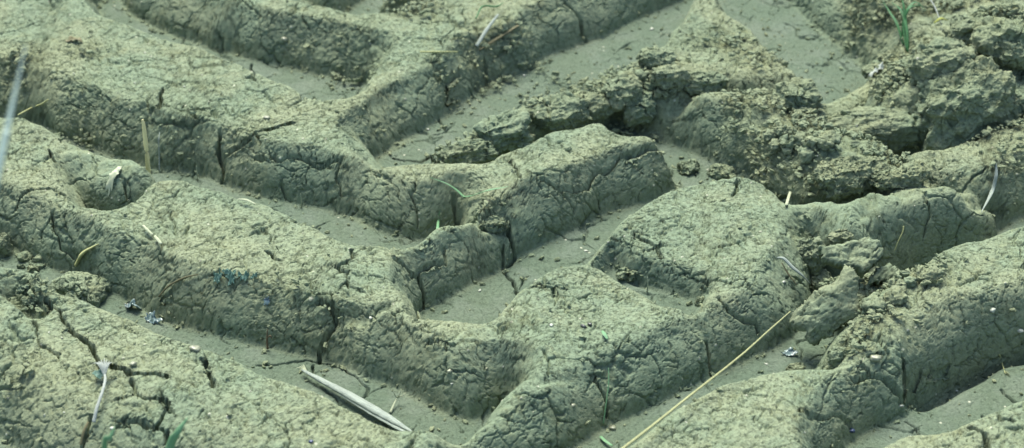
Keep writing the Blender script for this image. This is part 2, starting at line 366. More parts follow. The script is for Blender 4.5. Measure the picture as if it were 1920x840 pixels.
def mud_ground():
    n = NT('cracked_mud')
    P = n.attr('rest', True); crumb = n.attr('crumb'); floor = n.attr('floor')
    nf = n.math('SUBTRACT', 1.0, floor)
    c, sp, spr = mud_color(n, P, crumb, floor)
    sep = n.t.nodes.new('ShaderNodeSeparateColor'); n.link(spr, sep.inputs[0])
    pale = n.mul(sp, n.math('GREATER_THAN', sep.outputs[0], .93))
    c = n.mix(pale, c, (.38, .40, .30))
    # relief, in metres
    nfl = n.math('MULTIPLY_ADD', floor, -.65, 1.0); lev = n.math('MULTIPLY_ADD', n.attr('level'), .62, .38); wl = n.math('MULTIPLY_ADD', n.attr('level'), .40, .60)
    W = n.warp(n.warp(P, 14, .03, 2), 60, .014, 5)
    e1 = n.voro(W, 24, 'DISTANCE_TO_EDGE')
    th1 = n.mul(n.ss(n.noise(P, 22, 3, .6), .47, .66), .040)
    k1 = n.math('SUBTRACT', 1., n.ss(n.math('DIVIDE', e1, n.math('MAXIMUM', th1, .0005)), .25, 1.))
    W2 = n.warp(P, 80, .014, 5)
    e2 = n.voro(W2, 62, 'DISTANCE_TO_EDGE')
    th2 = n.mul(n.ss(n.noise(n.vmath('ADD', P, (3.1, 1.7, .3)), 42, 3, .6), .44, .62), .065)
    k2 = n.math('SUBTRACT', 1., n.ss(n.math('DIVIDE', e2, n.math('MAXIMUM', th2, .0005)), .25, 1.))
    def crease(P, sc, wd, seed, lo, hi):
        q = n.vmath('ADD', P, (seed, seed*.7, -seed))
        e = n.math('ABSOLUTE', n.math('SUBTRACT', n.noise(q, sc, 4, .6), .5))
        return n.mul(n.ss(e, 0., wd, 1., 0.), n.ss(n.noise(q, sc*.9, 2), lo, hi))
    k3 = crease(P, 75, .013, 2.3, .48, .56); k4 = crease(P, 170, .030, 5.1, .46, .54)
    n1 = n.math('SUBTRACT', n.noise(P, 24, 4, .55), .5)
    n2 = n.math('SUBTRACT', n.noise(P, 110, 6, .72), .5)
    fl = n.voro(n.warp(P, 120, .010, 3), 160, 'F1')
    v3 = n.voro(n.warp(P, 60, .014, 4), 62, 'F1'); v4 = n.voro(n.warp(P, 160, .005, 2), 165, 'F1')
    nb = n.math('ABSOLUTE', n.math('SUBTRACT', n.noise(P, 85, 5, .75), .5))
    crh = n.add(n.mul(n.math('SUBTRACT', .45, v3), .0055), n.mul(n.math('SUBTRACT', .45, v4), .0030), n.mul(nb, .020), -.002, n.mul(n2, .006))
    pits = n.ss(n.noise(n.warp(P, 200, .003), 210, 2), .60, .70)
    h = n.add(n.mul(n.add(n.mul(k1, -.0044, wl), n.mul(k2, -.0024, wl), n.mul(k3, -.0026, lev), n.mul(k4, -.0011, lev), n.mul(n1, .0062),
                          n.mul(n2, .0017, n.math('MULTIPLY_ADD', lev, .5, .5)), n.mul(fl, -.0008, lev), n.mul(pits, -.0014)), nfl), n.mul(crh, crumb), n.mul(pale, .0008), n.mul(k1, floor, -.0022))
    fine = n.add(n.mul(n.noise(P, 420, 5, .8), .0009), n.mul(fl, -.0005, nfl, lev))
    k5 = crease(P, 330, .05, 8.3, .46, .54)
    fine = n.add(fine, n.mul(k5, -.0007, lev))
    nor = n.bump(fine, 1.0)
    return n.finish(c, .92, normal=nor, height=h, spec=.2)

# ------------------------------------------------------------------ ground mesh
STEP = 0.0008; STEPY = 0.00064
def grown(a, b, step, far):
    core = np.arange(a, b, step); L = []; x, s_ = a, step
    while x > -far: s_ *= 1.16; x -= s_; L.append(x)
    Rr = []; x, s_ = core[-1], step
    while x < far: s_ *= 1.16; x += s_; Rr.append(x)
    return np.concatenate([L[::-1], core, Rr])
xs = grown(-0.56, 0.56, STEP, 40.0); ys = grown(-0.37, 0.62, STEPY, 40.0)
XX, YY = np.meshgrid(xs, ys)
# spread the rows so that steep walls get as many faces as flat ground
gyz, gxz = np.gradient(Z, GS)
dens = np.sqrt(1+1.3*gyz**2+0.9*gxz**2)
for _ in range(4):
    dens[1:-1, 1:-1] = (dens[1:-1, 1:-1]*2+dens[:-2, 1:-1]+dens[2:, 1:-1]+dens[1:-1, :-2]+dens[1:-1, 2:])/6
core = (ys >= -0.37) & (ys <= 0.62); yc = ys[core]; u = np.linspace(0, 1, 700); yl = yc[0]+(yc[-1]-yc[0])*u
DEN = sample(dens, np.clip(xs, -.6, .6)[None, :]+0*yl[:, None], yl[:, None]+0*xs[None, :])
kern = 23; pad = np.pad(DEN, ((0, 0), (kern, kern)), 'edge')
for _ in range(2):
    cs = np.cumsum(np.pad(pad, ((0, 0), (1, 0))), 1); pad = np.pad((cs[:, kern:]-cs[:, :-kern])/kern, ((0, 0), (kern//2, kern//2)), 'edge')
DEN = pad[:, kern:-kern]
CUM = np.cumsum(DEN, 0); CUM = (CUM-CUM[0])/(CUM[-1]-CUM[0])
uc = (yc-yc[0])/(yc[-1]-yc[0])
for j in range(len(xs)):
    YY[core, j] = np.interp(uc, CUM[:, j], yl)
jit = 0.0004
SX = XX + jit*fbm(XX*90, YY*90, 2, 61); SY = YY + jit*fbm(XX*90, YY*90, 2, 62)
ZZ = sample_smooth(Z, SX, SY)
QX = XX + 0.0042*fbm(XX*70, YY*70, 3, 71); QY = YY + 0.0042*fbm(XX*70, YY*70, 3, 72)
for wd, dp, pl in CRACKS:
    P = np.array([hit(x, y)[:2] for x, y in pl]); mg = .02
    x0, y0 = P.min(0)-mg; x1, y1 = P.max(0)+mg
    ia, ib = np.searchsorted(xs, [x0, x1])
    Yc = YY[:, ia:ib]; ja = int(np.argmax((Yc > y0).any(1))); jb = int(len(ys)-np.argmax((Yc < y1).any(1)[::-1]))
    sl = (slice(ja, jb), slice(ia, ib))
    d = seg_dist(QX[sl], QY[sl], P, closed=False)
    wv = .0003+wd*.00038*(0.55+0.9*vnoise(XX[sl]*120, YY[sl]*120, 3))
    ZZ[sl] -= dp*.0014*np.exp(-(d/wv)**2)*np.clip(.55+.9*vnoise(XX[sl]*60, YY[sl]*60, 4), 0, 1)
nx, ny = len(xs), len(ys)
co = np.stack([XX, YY, ZZ], -1).reshape(-1, 3).astype(np.float32)
me = bpy.data.meshes.new('muddy_ground')
me.vertices.add(nx*ny); me.vertices.foreach_set('co', co.ravel())
i = np.arange((nx-1)*(ny-1)); r, c = i//(nx-1), i % (nx-1); v = r*nx+c
q = np.stack([v, v+1, v+nx+1, v+nx], 1).astype(np.int32)
me.loops.add(q.size); me.loops.foreach_set('vertex_index', q.ravel())
me.polygons.add(len(q)); me.polygons.foreach_set('loop_start', (np.arange(len(q))*4).astype(np.int32))
me.polygons.foreach_set('use_smooth', np.ones(len(q), bool))
me.update(calc_edges=True)
at_ = me.attributes.new('rest', 'FLOAT_VECTOR', 'POINT'); at_.data.foreach_set('vector', co.ravel())
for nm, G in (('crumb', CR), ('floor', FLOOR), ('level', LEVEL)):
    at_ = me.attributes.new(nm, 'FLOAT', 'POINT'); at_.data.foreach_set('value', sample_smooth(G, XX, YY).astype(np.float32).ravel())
ground = bpy.data.objects.new('muddy_ground', me); COL.objects.link(ground)
ground['kind'] = 'structure'
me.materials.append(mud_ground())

# ------------------------------------------------------------------ things lying on the mud
from mathutils import noise as mn
rng = random.Random(7)
def tag(o, label=None, cat=None, group=None, kind=None):
    if label: o['label'] = label
    if cat: o['category'] = cat
    if group: o['group'] = group
    if kind: o['kind'] = kind
    return o
def mesh_obj(name, V, Fc, mat, parent=None, smooth=True, loc=None):
    m = bpy.data.meshes.new(name); suv = getattr(V, 'suv', None); V = [Vector(v) for v in V]
    loc = Vector(loc) if loc is not None else (sum(V, Vector())/len(V) if parent is None else Vector())
    m.from_pydata([v-loc for v in V], [], Fc); m.materials.append(mat)
    if suv is not None:
        a_ = m.attributes.new('suv', 'FLOAT_VECTOR', 'POINT'); a_.data.foreach_set('vector', np.array(suv, np.float32).ravel())
    for p in m.polygons: p.use_smooth = smooth
    o = bpy.data.objects.new(name, m); COL.objects.link(o); o.location = loc
    if parent is not None: o.parent = parent; o.location = loc - parent.location
    return o
def empty(name, loc):
    o = bpy.data.objects.new(name, None); o.location = loc; o.empty_display_size = .01; COL.objects.link(o); return o
def g3(px, py, lift=0.0):
    p = hit(px, py); return Vector((p[0], p[1], p[2]+lift))
def a3(px, py, z): return Vector(at(px, py, z))
def spline(P, n):
    """Catmull-Rom through the points"""
    P = [Vector(p) for p in P]; Q = [P[0]*2-P[1]]+P+[P[-1]*2-P[-2]]; out = []
    k = len(P)-1
    for i in range(n):
        t = i/(n-1)*k; a = min(int(t), k-1); f = t-a
        p0, p1, p2, p3 = Q[a:a+4]
        out.append(.5*((2*p1)+(p2-p0)*f+(2*p0-5*p1+4*p2-p3)*f*f+(3*p1-p0-3*p2+p3)*f**3))
    return out
def lerp_list(L, t):
    x = t*(len(L)-1); a = min(int(x), len(L)-2); return L[a]*(1-(x-a))+L[a+1]*(x-a)
class VL(list):
    suv = None
def strand(P, rad, n=24, m=8, flat=1.0, up=(0, 0, 1), groove=0.0, twist=0.0, seed=0, rough=0.0):
    """a stem or blade: section m points, flat = thickness/width"""
    S = spline(P, n); V, Fc = VL(), []; V.suv = []; ln = sum((S[i+1]-S[i]).length for i in range(n-1))*100
    for i, p in enumerate(S):
        t = i/(n-1); T = (S[min(i+1, n-1)]-S[max(i-1, 0)]).normalized()
        Nn = Vector(up); Nn = (Nn-T*Nn.dot(T)).normalized(); B = T.cross(Nn)
        a0 = twist*t; Nn, B = Nn*math.cos(a0)+B*math.sin(a0), B*math.cos(a0)-Nn*math.sin(a0)
        r = lerp_list(rad, t)
        for k in range(m):
            a = 2*math.pi*k/m; c, s_ = math.cos(a), math.sin(a)
            V.suv.append((c, s_, t*ln)); rr = r*(1+rough*mn.noise(Vector((k*1.7, t*n*.35, seed))))
            V.append(p + B*(c*rr) + Nn*(s_*rr*flat - groove*r*(1-abs(c))*(s_ > 0)))
    for i in range(n-1):
        for k in range(m):
            a, b = i*m+k, i*m+(k+1) % m; Fc.append((a, b, b+m, a+m))
    Fc.append(tuple(range(m-1, -1, -1))); Fc.append(tuple((n-1)*m+k for k in range(m)))
    return V, Fc
def merge(*parts):
    V, Fc = VL(), []; V.suv = []
    for v, f in parts:
        o = len(V); V.extend(v); V.suv += v.suv; Fc += [tuple(i+o for i in q) for q in f]
    return V, Fc

def plant_mat(name, c1, c2, scale=300, rough=.7, streak=True, spec=.3, **kw):
    k_ = .80 if 'straw' in name else .60; c1 = (c1[0]*.88*k_, c1[1]*k_, c1[2]*.78*k_); c2 = (c2[0]*.88*k_, c2[1]*k_, c2[2]*.78*k_)
    n = NT(name); P = n.obj()
    Q = n.vmath('ADD', n.vmath('MULTIPLY', n.attr('suv', True), (.012, .012, .003)), n.vmath('MULTIPLY', P, (.15, .15, .15)))
    f = n.ss(n.noise(Q, scale, 4, .7), .3, .7)
    c = n.mix(f, c1, c2)
    c = n.mix(n.mul(n.ss(n.noise(Q, 60, 3), .5, .7), .35), c, tuple(x*.55 for x in c1))
    return n.finish(c, rough, normal=n.bump(n.noise(Q, scale*2, 3, .7), .0005), spec=spec, **kw)
M_GREY = plant_mat('weathered_straw', (.44, .46, .48), (.20, .22, .24), 500)
M_STRAW = plant_mat('dry_straw', (.52, .50, .28), (.36, .34, .19), 300)
M_TSTRAW = plant_mat('tan_straw', (.46, .44, .26), (.30, .28, .17), 300)
M_BRIGHT = plant_mat('bright_straw', (.98, .80, .50), (.80, .64, .40), 300)
M_PALE = plant_mat('pale_straw', (.50, .50, .42), (.38, .38, .30), 300)
M_BROWN = plant_mat('brown_twig', (.26, .22, .13), (.16, .14, .09), 300)
M_GREEN = plant_mat('green_blade', (.07, .25, .09), (.04, .15, .06), 200, .5)
M_PGREEN = plant_mat('pale_green_blade', (.16, .38, .22), (.28, .44, .28), 200, .5)
M_BLUE = plant_mat('bluish_dry_blade', (.46, .56, .62), (.36, .45, .52), 120, .6)
M_LEAF = plant_mat('teal_leaf', (.05, .13, .12), (.24, .36, .34), 160, .45)
M_LILAC = plant_mat('lilac_bleached_stem', (.66, .66, .72), (.44, .44, .48), 300)
M_RED = plant_mat('reddish_sprig', (.28, .15, .11), (.20, .17, .12), 300)
M_YEL = plant_mat('yellow_bit', (.45, .45, .10), (.35, .36, .10), 300)
def film_mat():
    n = NT('crumpled_film'); P = n.obj()
    c = n.mix(n.ss(n.noise(P, 220, 3), .4, .6), (.03, .06, .065), (.18, .25, .23))
    return n.finish(c, .22, normal=n.bump(n.noise(P, 350, 3), .001), spec=.6)
M_FILM = film_mat()
def bead_mat(name, c):
    c = (c[0]*.56, c[1]*.62, c[2]*.50)
    n = NT(name); P = n.obj()
    return n.finish(n.mix(n.ss(n.noise(P, 400, 3), .4, .6), c, tuple(x*.6 for x in c)), .35, spec=.5)
M_BLUEBIT = bead_mat('blue_bit', (.05, .08, .22)); M_PEB = bead_mat('pale_pebble', (.58, .58, .56)); M_PEB2 = bead_mat('tan_pebble', (.38, .38, .30))
M_DARK = bead_mat('dark_bit', (.06, .07, .07))

# --- long and short straws, blades and stems
def thing_strand(name, label, cat, P, rad, mat, group=None, **kw):
    V, Fc = strand(P, rad, **kw); o = mesh_obj(name, V, Fc, mat); tag(o, label, cat, group); return o

# the big bleached stalk with its split sheath
t = empty('dry_stalk', a3(670, 752, 0.004))
tag(t, 'thick bleached grey stalk lying in the lower left groove', 'stalk')
Pst = [a3(566, 693, .006), a3(600, 712, .006), a3(640, 733, .007), a3(690, 762, .007), a3(735, 788, .006), a3(776, 812, .005)]
mesh_obj('stem', *strand(Pst, [.0010, .0022, .0028, .0036, .0038, .0028, .0006], n=60, m=20, flat=.75, rough=.16, groove=.12), M_GREY, t)
mesh_obj('split_sheath', *strand([p+Vector((-.001, -.0030, -.001)) for p in Pst[2:]], [.0006, .0018, .0024, .0020, .0005], n=40, m=10, flat=.35, rough=.25), M_GREY, t)
mesh_obj('frayed_tip', *merge(*[strand([Pst[0]+Vector((.004, -.002, 0)), Pst[0]+Vector((-.002+k*.001, .001+k*.0012, .001)), Pst[0]+Vector((-.005+k*.0022, .002+k*.001, .0))], [.0005, .0004, .0001], n=8, m=5) for k in range(4)]), M_PALE, t)

thing_strand('long_straw', 'long thin yellow straw bridging the lower right groove', 'straw',
    [a3(1140, 862, .057), a3(1212, 807, .058), a3(1300, 737, .059), a3(1385, 670, .060), a3(1440, 621, .060), a3(1482, 584, .059)], [.0013, .0011, .0009, .0007, .0005], M_TSTRAW, n=70, flat=.8, rough=.12)
t = empty('bent_straw', g3(1480, 520, .003)); tag(t, 'short bent pale straw on the right edge of the centre block', 'straw')
mesh_obj('blade', *strand([g3(1456, 494, .006), g3(1468, 502, .009), g3(1484, 520, .010), g3(1500, 537, .012), g3(1516, 557, .014)], [.0006, .0018, .0021, .0018, .0004], n=30, flat=.5, rough=.15), M_GREY, t)
mesh_obj('torn_strip', *strand([g3(1465, 500, .004), g3(1478, 522, .004), g3(1494, 545, .005)], [.0004, .0010, .0003], n=20, flat=.4), M_BROWN, t)
thing_strand('upright_straw', 'tan dry straw standing upright in the left groove', 'straw',
    [a3(281, 345, .002), a3(279, 330, .010), a3(275, 285, .036), a3(270, 240, .060), a3(267, 224, .068)], [.0024, .0023, .0021, .0018, .0010], M_BRIGHT, n=24, flat=.6)
thing_strand('upright_straw', 'faint thin grey straw standing right of the tan upright one', 'straw',
    [g3(299, 322, 0), g3(300, 305, .008), g3(300, 285, .012), g3(301, 262, .008)], [.0007, .0007, .0006, .0003], M_GREY, n=16)
t = empty('flower_stalk', g3(190, 730, .004)); tag(t, 'bleached lilac stalk with a frayed head on the bottom left ridge', 'stalk')
mesh_obj('stem', *strand([g3(177, 800, .004), g3(183, 778, .006), g3(194, 748, .007), g3(199, 728, .007), g3(198, 712, .006)], [.0014, .0014, .0012, .0011, .0009], n=36, flat=.7, rough=.2), M_LILAC, t)
hd = [strand([g3(198, 716, .006), g3(198+dx*.5, 704-abs(dx)*.1, .010), g3(198+dx, 688+abs(dx)*.45, .008)], [.0008, .0007, .0002], n=10, m=6, flat=.35) for dx in (-24, -17, -11, -6, 0, 5, 11, 18)]
mesh_obj('frayed_head', *merge(*hd), M_LILAC, t)
thing_strand('buried_stem', 'dark bluish stem half buried below the frayed stalk', 'stem', [g3(152, 838, .002), g3(158, 815, .003), g3(166, 795, .002)], [.0010, .0013, .0008], M_BROWN, n=20, flat=.5)
t = empty('grass_stalk', g3(868, 376, .003)); tag(t, 'green grass blade folded in a V on the middle ridge', 'grass blade')
mesh_obj('long_half', *strand([g3(866, 376, .004), g3(885, 376, .005), g3(915, 368, .006), g3(953, 359, .005)], [.0010, .0015, .0013, .0003], n=24, flat=.25), M_PGREEN, t)
mesh_obj('short_half', *strand([g3(872, 378, .004), g3(855, 368, .007), g3(835, 354, .006), g3(806, 340, .004)], [.0013, .0011, .0008, .0002], n=24, flat=.25), M_PGREEN, t)
thing_strand('grass_sprout', 'tiny green sprout behind the middle arm of mud', 'sprout', [g3(820, 436, .0), g3(822, 428, .007), g3(825, 417, .012)], [.0014, .0012, .0002], M_PGREEN, n=12, flat=.4)
thing_strand('straw_piece', 'short bleached straw on the upper centre ridge, pointing up right', 'straw', [g3(893, 92, .003), g3(912, 70, .008), g3(934, 44, .010)], [.0020, .0023, .0013], M_GREY, n=20, flat=.5, rough=.1)
thing_strand('twig', 'brown twig lying beside the bleached straw on the upper ridge', 'twig', [g3(898, 99, .003), g3(930, 84, .006), g3(972, 58, .006)], [.0010, .0020, .0014], M_BROWN, n=20, flat=.6, rough=.25)
thing_strand('twig', 'thin horizontal tan twig on the upper centre ridge', 'twig', [g3(788, 104, .004), g3(815, 106, .005), g3(858, 104, .004)], [.0008, .0011, .0006], M_STRAW, n=20)
thing_strand('root_curl', 'thin curled green root arching on the top centre ridge', 'root', [g3(892, 40, .003), g3(905, 24, .007), g3(930, 24, .007), g3(943, 12, .004)], [.0007, .0010, .0009, .0004], M_GREEN, n=24)
thing_strand('straw_piece', 'short white straw on the left ridge, upper half of a broken pair', 'straw', [g3(269, 428, .003), g3(277, 437, .0035), g3(287, 446, .003)], [.0010, .0013, .0008], M_PALE, n=12, flat=.5)
thing_strand('straw_piece', 'short white straw on the left ridge, lower half of a broken pair', 'straw', [g3(291, 448, .003), g3(297, 456, .0035), g3(303, 463, .003)], [.0010, .0015, .0012], M_PALE, n=12, flat=.5)
thing_strand('wood_splinter', 'tan wood splinter sticking out of the left ridge wall', 'splinter', [g3(143, 502, .003), g3(158, 487, .007), g3(185, 467, .005)], [.0028, .0030, .0008], M_STRAW, n=20, flat=.5, rough=.3)
thing_strand('root_curl', 'thin orange root curling in the left edge hollow', 'root', [g3(36, 226, .006), g3(60, 220, .010), g3(80, 216, .012), g3(93, 208, .012)], [.0006, .0008, .0008, .0009], M_STRAW, n=24)
thing_strand('withered_grass_stalk', 'pale curved grass blade hanging down the right hand ridge', 'grass blade', [g3(1866, 312, .004), g3(1866, 340, .006), g3(1857, 375, .008), g3(1838, 411, .007)], [.0007, .0016, .0018, .0003], M_GREY, n=30, flat=.35)
thing_strand('withered_grass_stalk', 'short pale blade sticking up at the top of the centre block', 'grass blade', [g3(1474, 388, .002), g3(1480, 376, .008), g3(1487, 364, .012)], [.0013, .0014, .0003], M_PALE, n=12, flat=.4)
thing_strand('withered_grass_stalk', 'thin flat straw along the far rim of the left ridge', 'grass blade', [g3(446, 379, .003), g3(462, 382, .004), g3(480, 388, .003)], [.0006, .0014, .0005], M_PALE, n=12, flat=.4)
thing_strand('thin_stem', 'thin curved stem in the lower left of the left ridge wall', 'stem', [g3(298, 560, .002), g3(318, 543, .004), g3(345, 527, .003), g3(372, 518, .002)], [.0006, .0008, .0008, .0003], M_BROWN, n=24)
thing_strand('thin_stem', 'thin green stem hanging down the front wall of the central block', 'stem', [g3(1141, 696, .003), g3(1141, 722, .004), g3(1138, 752, .004), g3(1131, 800, .003)], [.0003, .0005, .0005, .0005], M_PGREEN, n=30)
thing_strand('grass_stalk', 'short teal blade at the bottom edge below the central block', 'grass blade', [g3(1126, 822, .002), g3(1134, 832, .003), g3(1148, 842, .003)], [.0012, .0014, .0010], M_PGREEN, n=12, flat=.3)
thing_strand('leaf_bit', 'small green leaf bit on top of the central block', 'leaf', [g3(1129, 626, .003), g3(1133, 634, .004), g3(1139, 642, .003)], [.0010, .0018, .0009], M_PGREEN, n=10, flat=.2)
thing_strand('root_thread', 'fine root hanging over the dark crevice on the right', 'root', [g3(1692, 442, .010), g3(1690, 455, .011), g3(1682, 468, .008), g3(1676, 478, .004)], [.0006, .0006, .0005, .0003], M_STRAW, n=20)
thing_strand('root_thread', 'fine root over the bottom right undercut', 'root', [g3(1872, 676, .006), g3(1877, 692, .006), g3(1884, 706, .003)], [.0007, .0006, .0003], M_STRAW, n=14)
thing_strand('root_thread', 'short brown root lying over the bowl rim of crumbs', 'root', [g3(1612, 366, .010), g3(1630, 360, .012), g3(1650, 350, .010)], [.0005, .0006, .0003], M_BROWN, n=14)
for k, (x0, y0, x1, y1, lb) in enumerate([(1328, 300, 1328, 275, 'tiny grey straw upright in the centre channel'), (1213, 548, 1214, 520, 'tiny upright thread in the slot of the centre block'),
      (565, 390, 560, 372, 'tiny pale thread upright in the left groove'), (370, 338, 372, 322, 'tiny pale sprig upright at the foot of the upper left wall')]):
    b = g3(x0, y0); thing_strand('root_thread', lb, 'root', [b, b+Vector((.0005, 0, .008)), b+Vector((0, .001, .015))], [.0006, .0005, .0002], M_PALE, n=10)
t = empty('dried_sprig', g3(735, 775, .002)); tag(t, 'small branched dry sprig beside the thick bleached stalk', 'sprig')
b0 = g3(732, 776, .001); b1 = g3(745, 757, .006)
mesh_obj('stem', *strand([b0, (b0+b1)/2, b1], [.0011, .0009, .0006], n=12), M_PALE, t)
for dx, dy in ((6, -14), (-5, -12), (12, -8)):
    mesh_obj('twiglet', *strand([b1, b1+Vector((dx*.0003, 0, -dy*.0002)), b1+Vector((dx*.0006, .001, -dy*.0005))], [.0006, .0005, .0002], n=8), M_PALE, t)
t = empty('dried_sprig', g3(501, 655, .002)); tag(t, 'small reddish dry sprig at the foot of the left ridge', 'sprig')
b0 = g3(502, 656, .001)
mesh_obj('stem', *strand([b0, b0+Vector((0, .001, .009)), b0+Vector((.001, .002, .018))], [.0009, .0008, .0003], n=12), M_RED, t)
mesh_obj('twiglet', *strand([b0+Vector((0, .001, .010)), b0+Vector((.003, .0, .013)), b0+Vector((.004, .0, .010))], [.0006, .0006, .0003], n=10), M_RED, t)

# top right grass tuft and the pale arch over it
t = empty('grass_tuft', g3(1690, 80, 0)); tag(t, 'bright green grass tuft in the top right hollow', 'grass tuft')
for pts in ([(1702, 98, .0), (1698, 78, .012), (1686, 55, .02), (1668, 38, .02)], [(1700, 95, .0), (1692, 72, .014), (1700, 50, .02), (1722, 40, .018)],
            [(1694, 84, .0), (1680, 66, .012), (1668, 50, .014), (1650, 18, .012)], [(1690, 74, .0), (1694, 55, .016), (1712, 38, .02), (1735, 42, .012)],
            [(1704, 90, .0), (1696, 70, .014), (1690, 50, .022), (1684, 34, .026)]):
    mesh_obj('blade', *strand([g3(*p) for p in pts], [.0008, .0016, .0013, .0002], n=20, flat=.2), M_GREEN, t)
thing_strand('withered_grass_stalk', 'pale lilac dry blade arching over the green tuft at top right', 'grass blade',
    [g3(1592, 14, .006), g3(1610, 10, .016), g3(1650, 18, .016), g3(1690, 20, .020), g3(1715, 14, .024), g3(1745, 32, .016), g3(1765, 54, .004)], [.0006, .0014, .0013, .0013, .0009, .0008, .0004], M_LILAC, n=50, flat=.4)
thing_strand('yellow_scrap', 'small yellow scrap beside the green tuft', 'scrap', [g3(1750, 52, .005), g3(1762, 50, .009), g3(1775, 48, .006)], [.0010, .0022, .0009], M_YEL, n=10, flat=.4)

# out-of-focus plants in front
def cam_pt(px, py, dist):
    return Vector(cam_loc + ray(px, py)*dist)
TA, TB = cam_pt(48, 85, .96), cam_pt(-22, 400, .93)
B = TB+(TB-TA)*((TB.z-.04)/(TA.z-TB.z))
thing_strand('tall_grass_stalk', 'blurred bluish blade rising close to the lens at the left edge', 'grass blade',
    [B, B*.5+TB*.5, TB, TB*.5+TA*.5, TA], [.0020, .0020, .0019, .0015, .0003], M_BLUE, n=40, flat=.25, up=(0, -1, .4))
b = cam_pt(300, 880, 1.36)
thing_strand('grass_stalk', 'blurred green blade poking up at the bottom left edge', 'grass blade',
    [Vector((b.x-.01, b.y-.01, .035)), cam_pt(316, 850, 1.36), cam_pt(332, 812, 1.35), cam_pt(352, 783, 1.35)], [.0024, .0030, .0022, .0004], M_PGREEN, n=24, flat=.3, up=(0, -1, .4))
thing_strand('grass_stalk', 'faint blurred pale blade at the bottom left, near the stalk', 'grass blade',
    [Vector((cam_pt(180, 900, 1.3).x, cam_pt(180, 900, 1.3).y, .035)), cam_pt(196, 850, 1.28), cam_pt(206, 822, 1.27), cam_pt(215, 800, 1.27)], [.0016, .0018, .0014, .0003], M_PGREEN, n=20, flat=.3, up=(0, -1, .4))

# crumpled sheets: leaf, film
def sheet(name, label, cat, px, py, w_, d_, mat, amp=.003, seed=0, ang=0, n=34, lift=.003, freq=130, ragged=.5):
    c = g3(px, py, lift); V, Fc, idx = [], [], {}
    ca, sa = math.cos(ang), math.sin(ang)
    for i in range(n):
        for j in range(n):
            u, v = i/(n-1)*2-1, j/(n-1)*2-1
            r = math.sqrt(u*u+v*v); th = math.atan2(v, u)
            lim = .80+ragged*mn.noise(Vector((math.cos(th)*1.9, math.sin(th)*1.9, seed)))+.18*mn.noise(Vector((math.cos(th)*7, math.sin(th)*7, seed)))
            if r > lim: continue
            x, y = u*w_/2, v*d_/2; X, Y = c.x+x*ca-y*sa, c.y+x*sa+y*ca
            z = float(sample(Z, X, Y))+lift+amp*(mn.noise(Vector((X*freq, Y*freq, seed)))+.5*mn.noise(Vector((X*freq*2.3, Y*freq*2.3, seed))))
            idx[i, j] = len(V); V.append((X, Y, z))
    for (i, j) in list(idx):
        k = [(i, j), (i+1, j), (i+1, j+1), (i, j+1)]
        if all(q in idx for q in k): Fc.append(tuple(idx[q] for q in k))
    o = mesh_obj(name, V, Fc, mat); md = o.modifiers.new('s', 'SOLIDIFY'); md.thickness = .0005
    return tag(o, label, cat)
t = empty('dry_leaf', g3(434, 519, .002)); tag(t, 'torn crumpled teal dry leaf on the left ridge', 'leaf')
for lx, ly, lw, ld, ls in ((408, 521, .010, .007, 3.1), (430, 513, .013, .006, 6.7), (433, 526, .009, .009, 9.4), (456, 521, .013, .007, 12.2), (478, 519, .008, .004, 14.2)):
    o = sheet('leaf_lobe', None, None, lx, ly, lw, ld, M_LEAF, .0045, ls, -.2, lift=.0012, ragged=.7, freq=330)
    o.parent = t; o.location = o.location - t.location
sheet('leaf_scrap', 'pale white leaf scrap on the lump at the far left', 'leaf', 213, 332, .010, .030, M_PALE, .003, 5, -.4)
sheet('film_scrap', 'crumpled blue film in the lower left groove, upper piece', 'plastic scrap', 250, 580, .024, .010, M_FILM, .006, 8, -.5, lift=.004)
sheet('film_scrap', 'crumpled blue film in the lower left groove, lower piece', 'plastic scrap', 288, 603, .020, .009, M_FILM, .006, 11, -.6, lift=.004)
sheet('leaf_scrap', 'dark bluish scrap in the top right hollow', 'leaf', 1640, 142, .016, .016, M_LILAC, .006, 13, .3, lift=.006)
sheet('leaf_scrap', 'dark scrap by the frayed head of the bleached stalk', 'leaf', 184, 708, .010, .010, M_LEAF, .005, 15, .3, lift=.003)
sheet('leaf_scrap', 'dark green scrap on the upper left ridge', 'leaf', 140, 75, .018, .012, M_BROWN, .003, 17, .1, lift=.001)
sheet('film_scrap', 'tiny blue scrap under the leaning slab', 'plastic scrap', 1480, 665, .016, .008, M_FILM, .003, 19, .1, lift=.002)
sheet('leaf_scrap', 'small dark scrap below the teal leaf', 'leaf', 500, 565, .006, .006, M_FILM, .003, 21, .1, lift=.001)

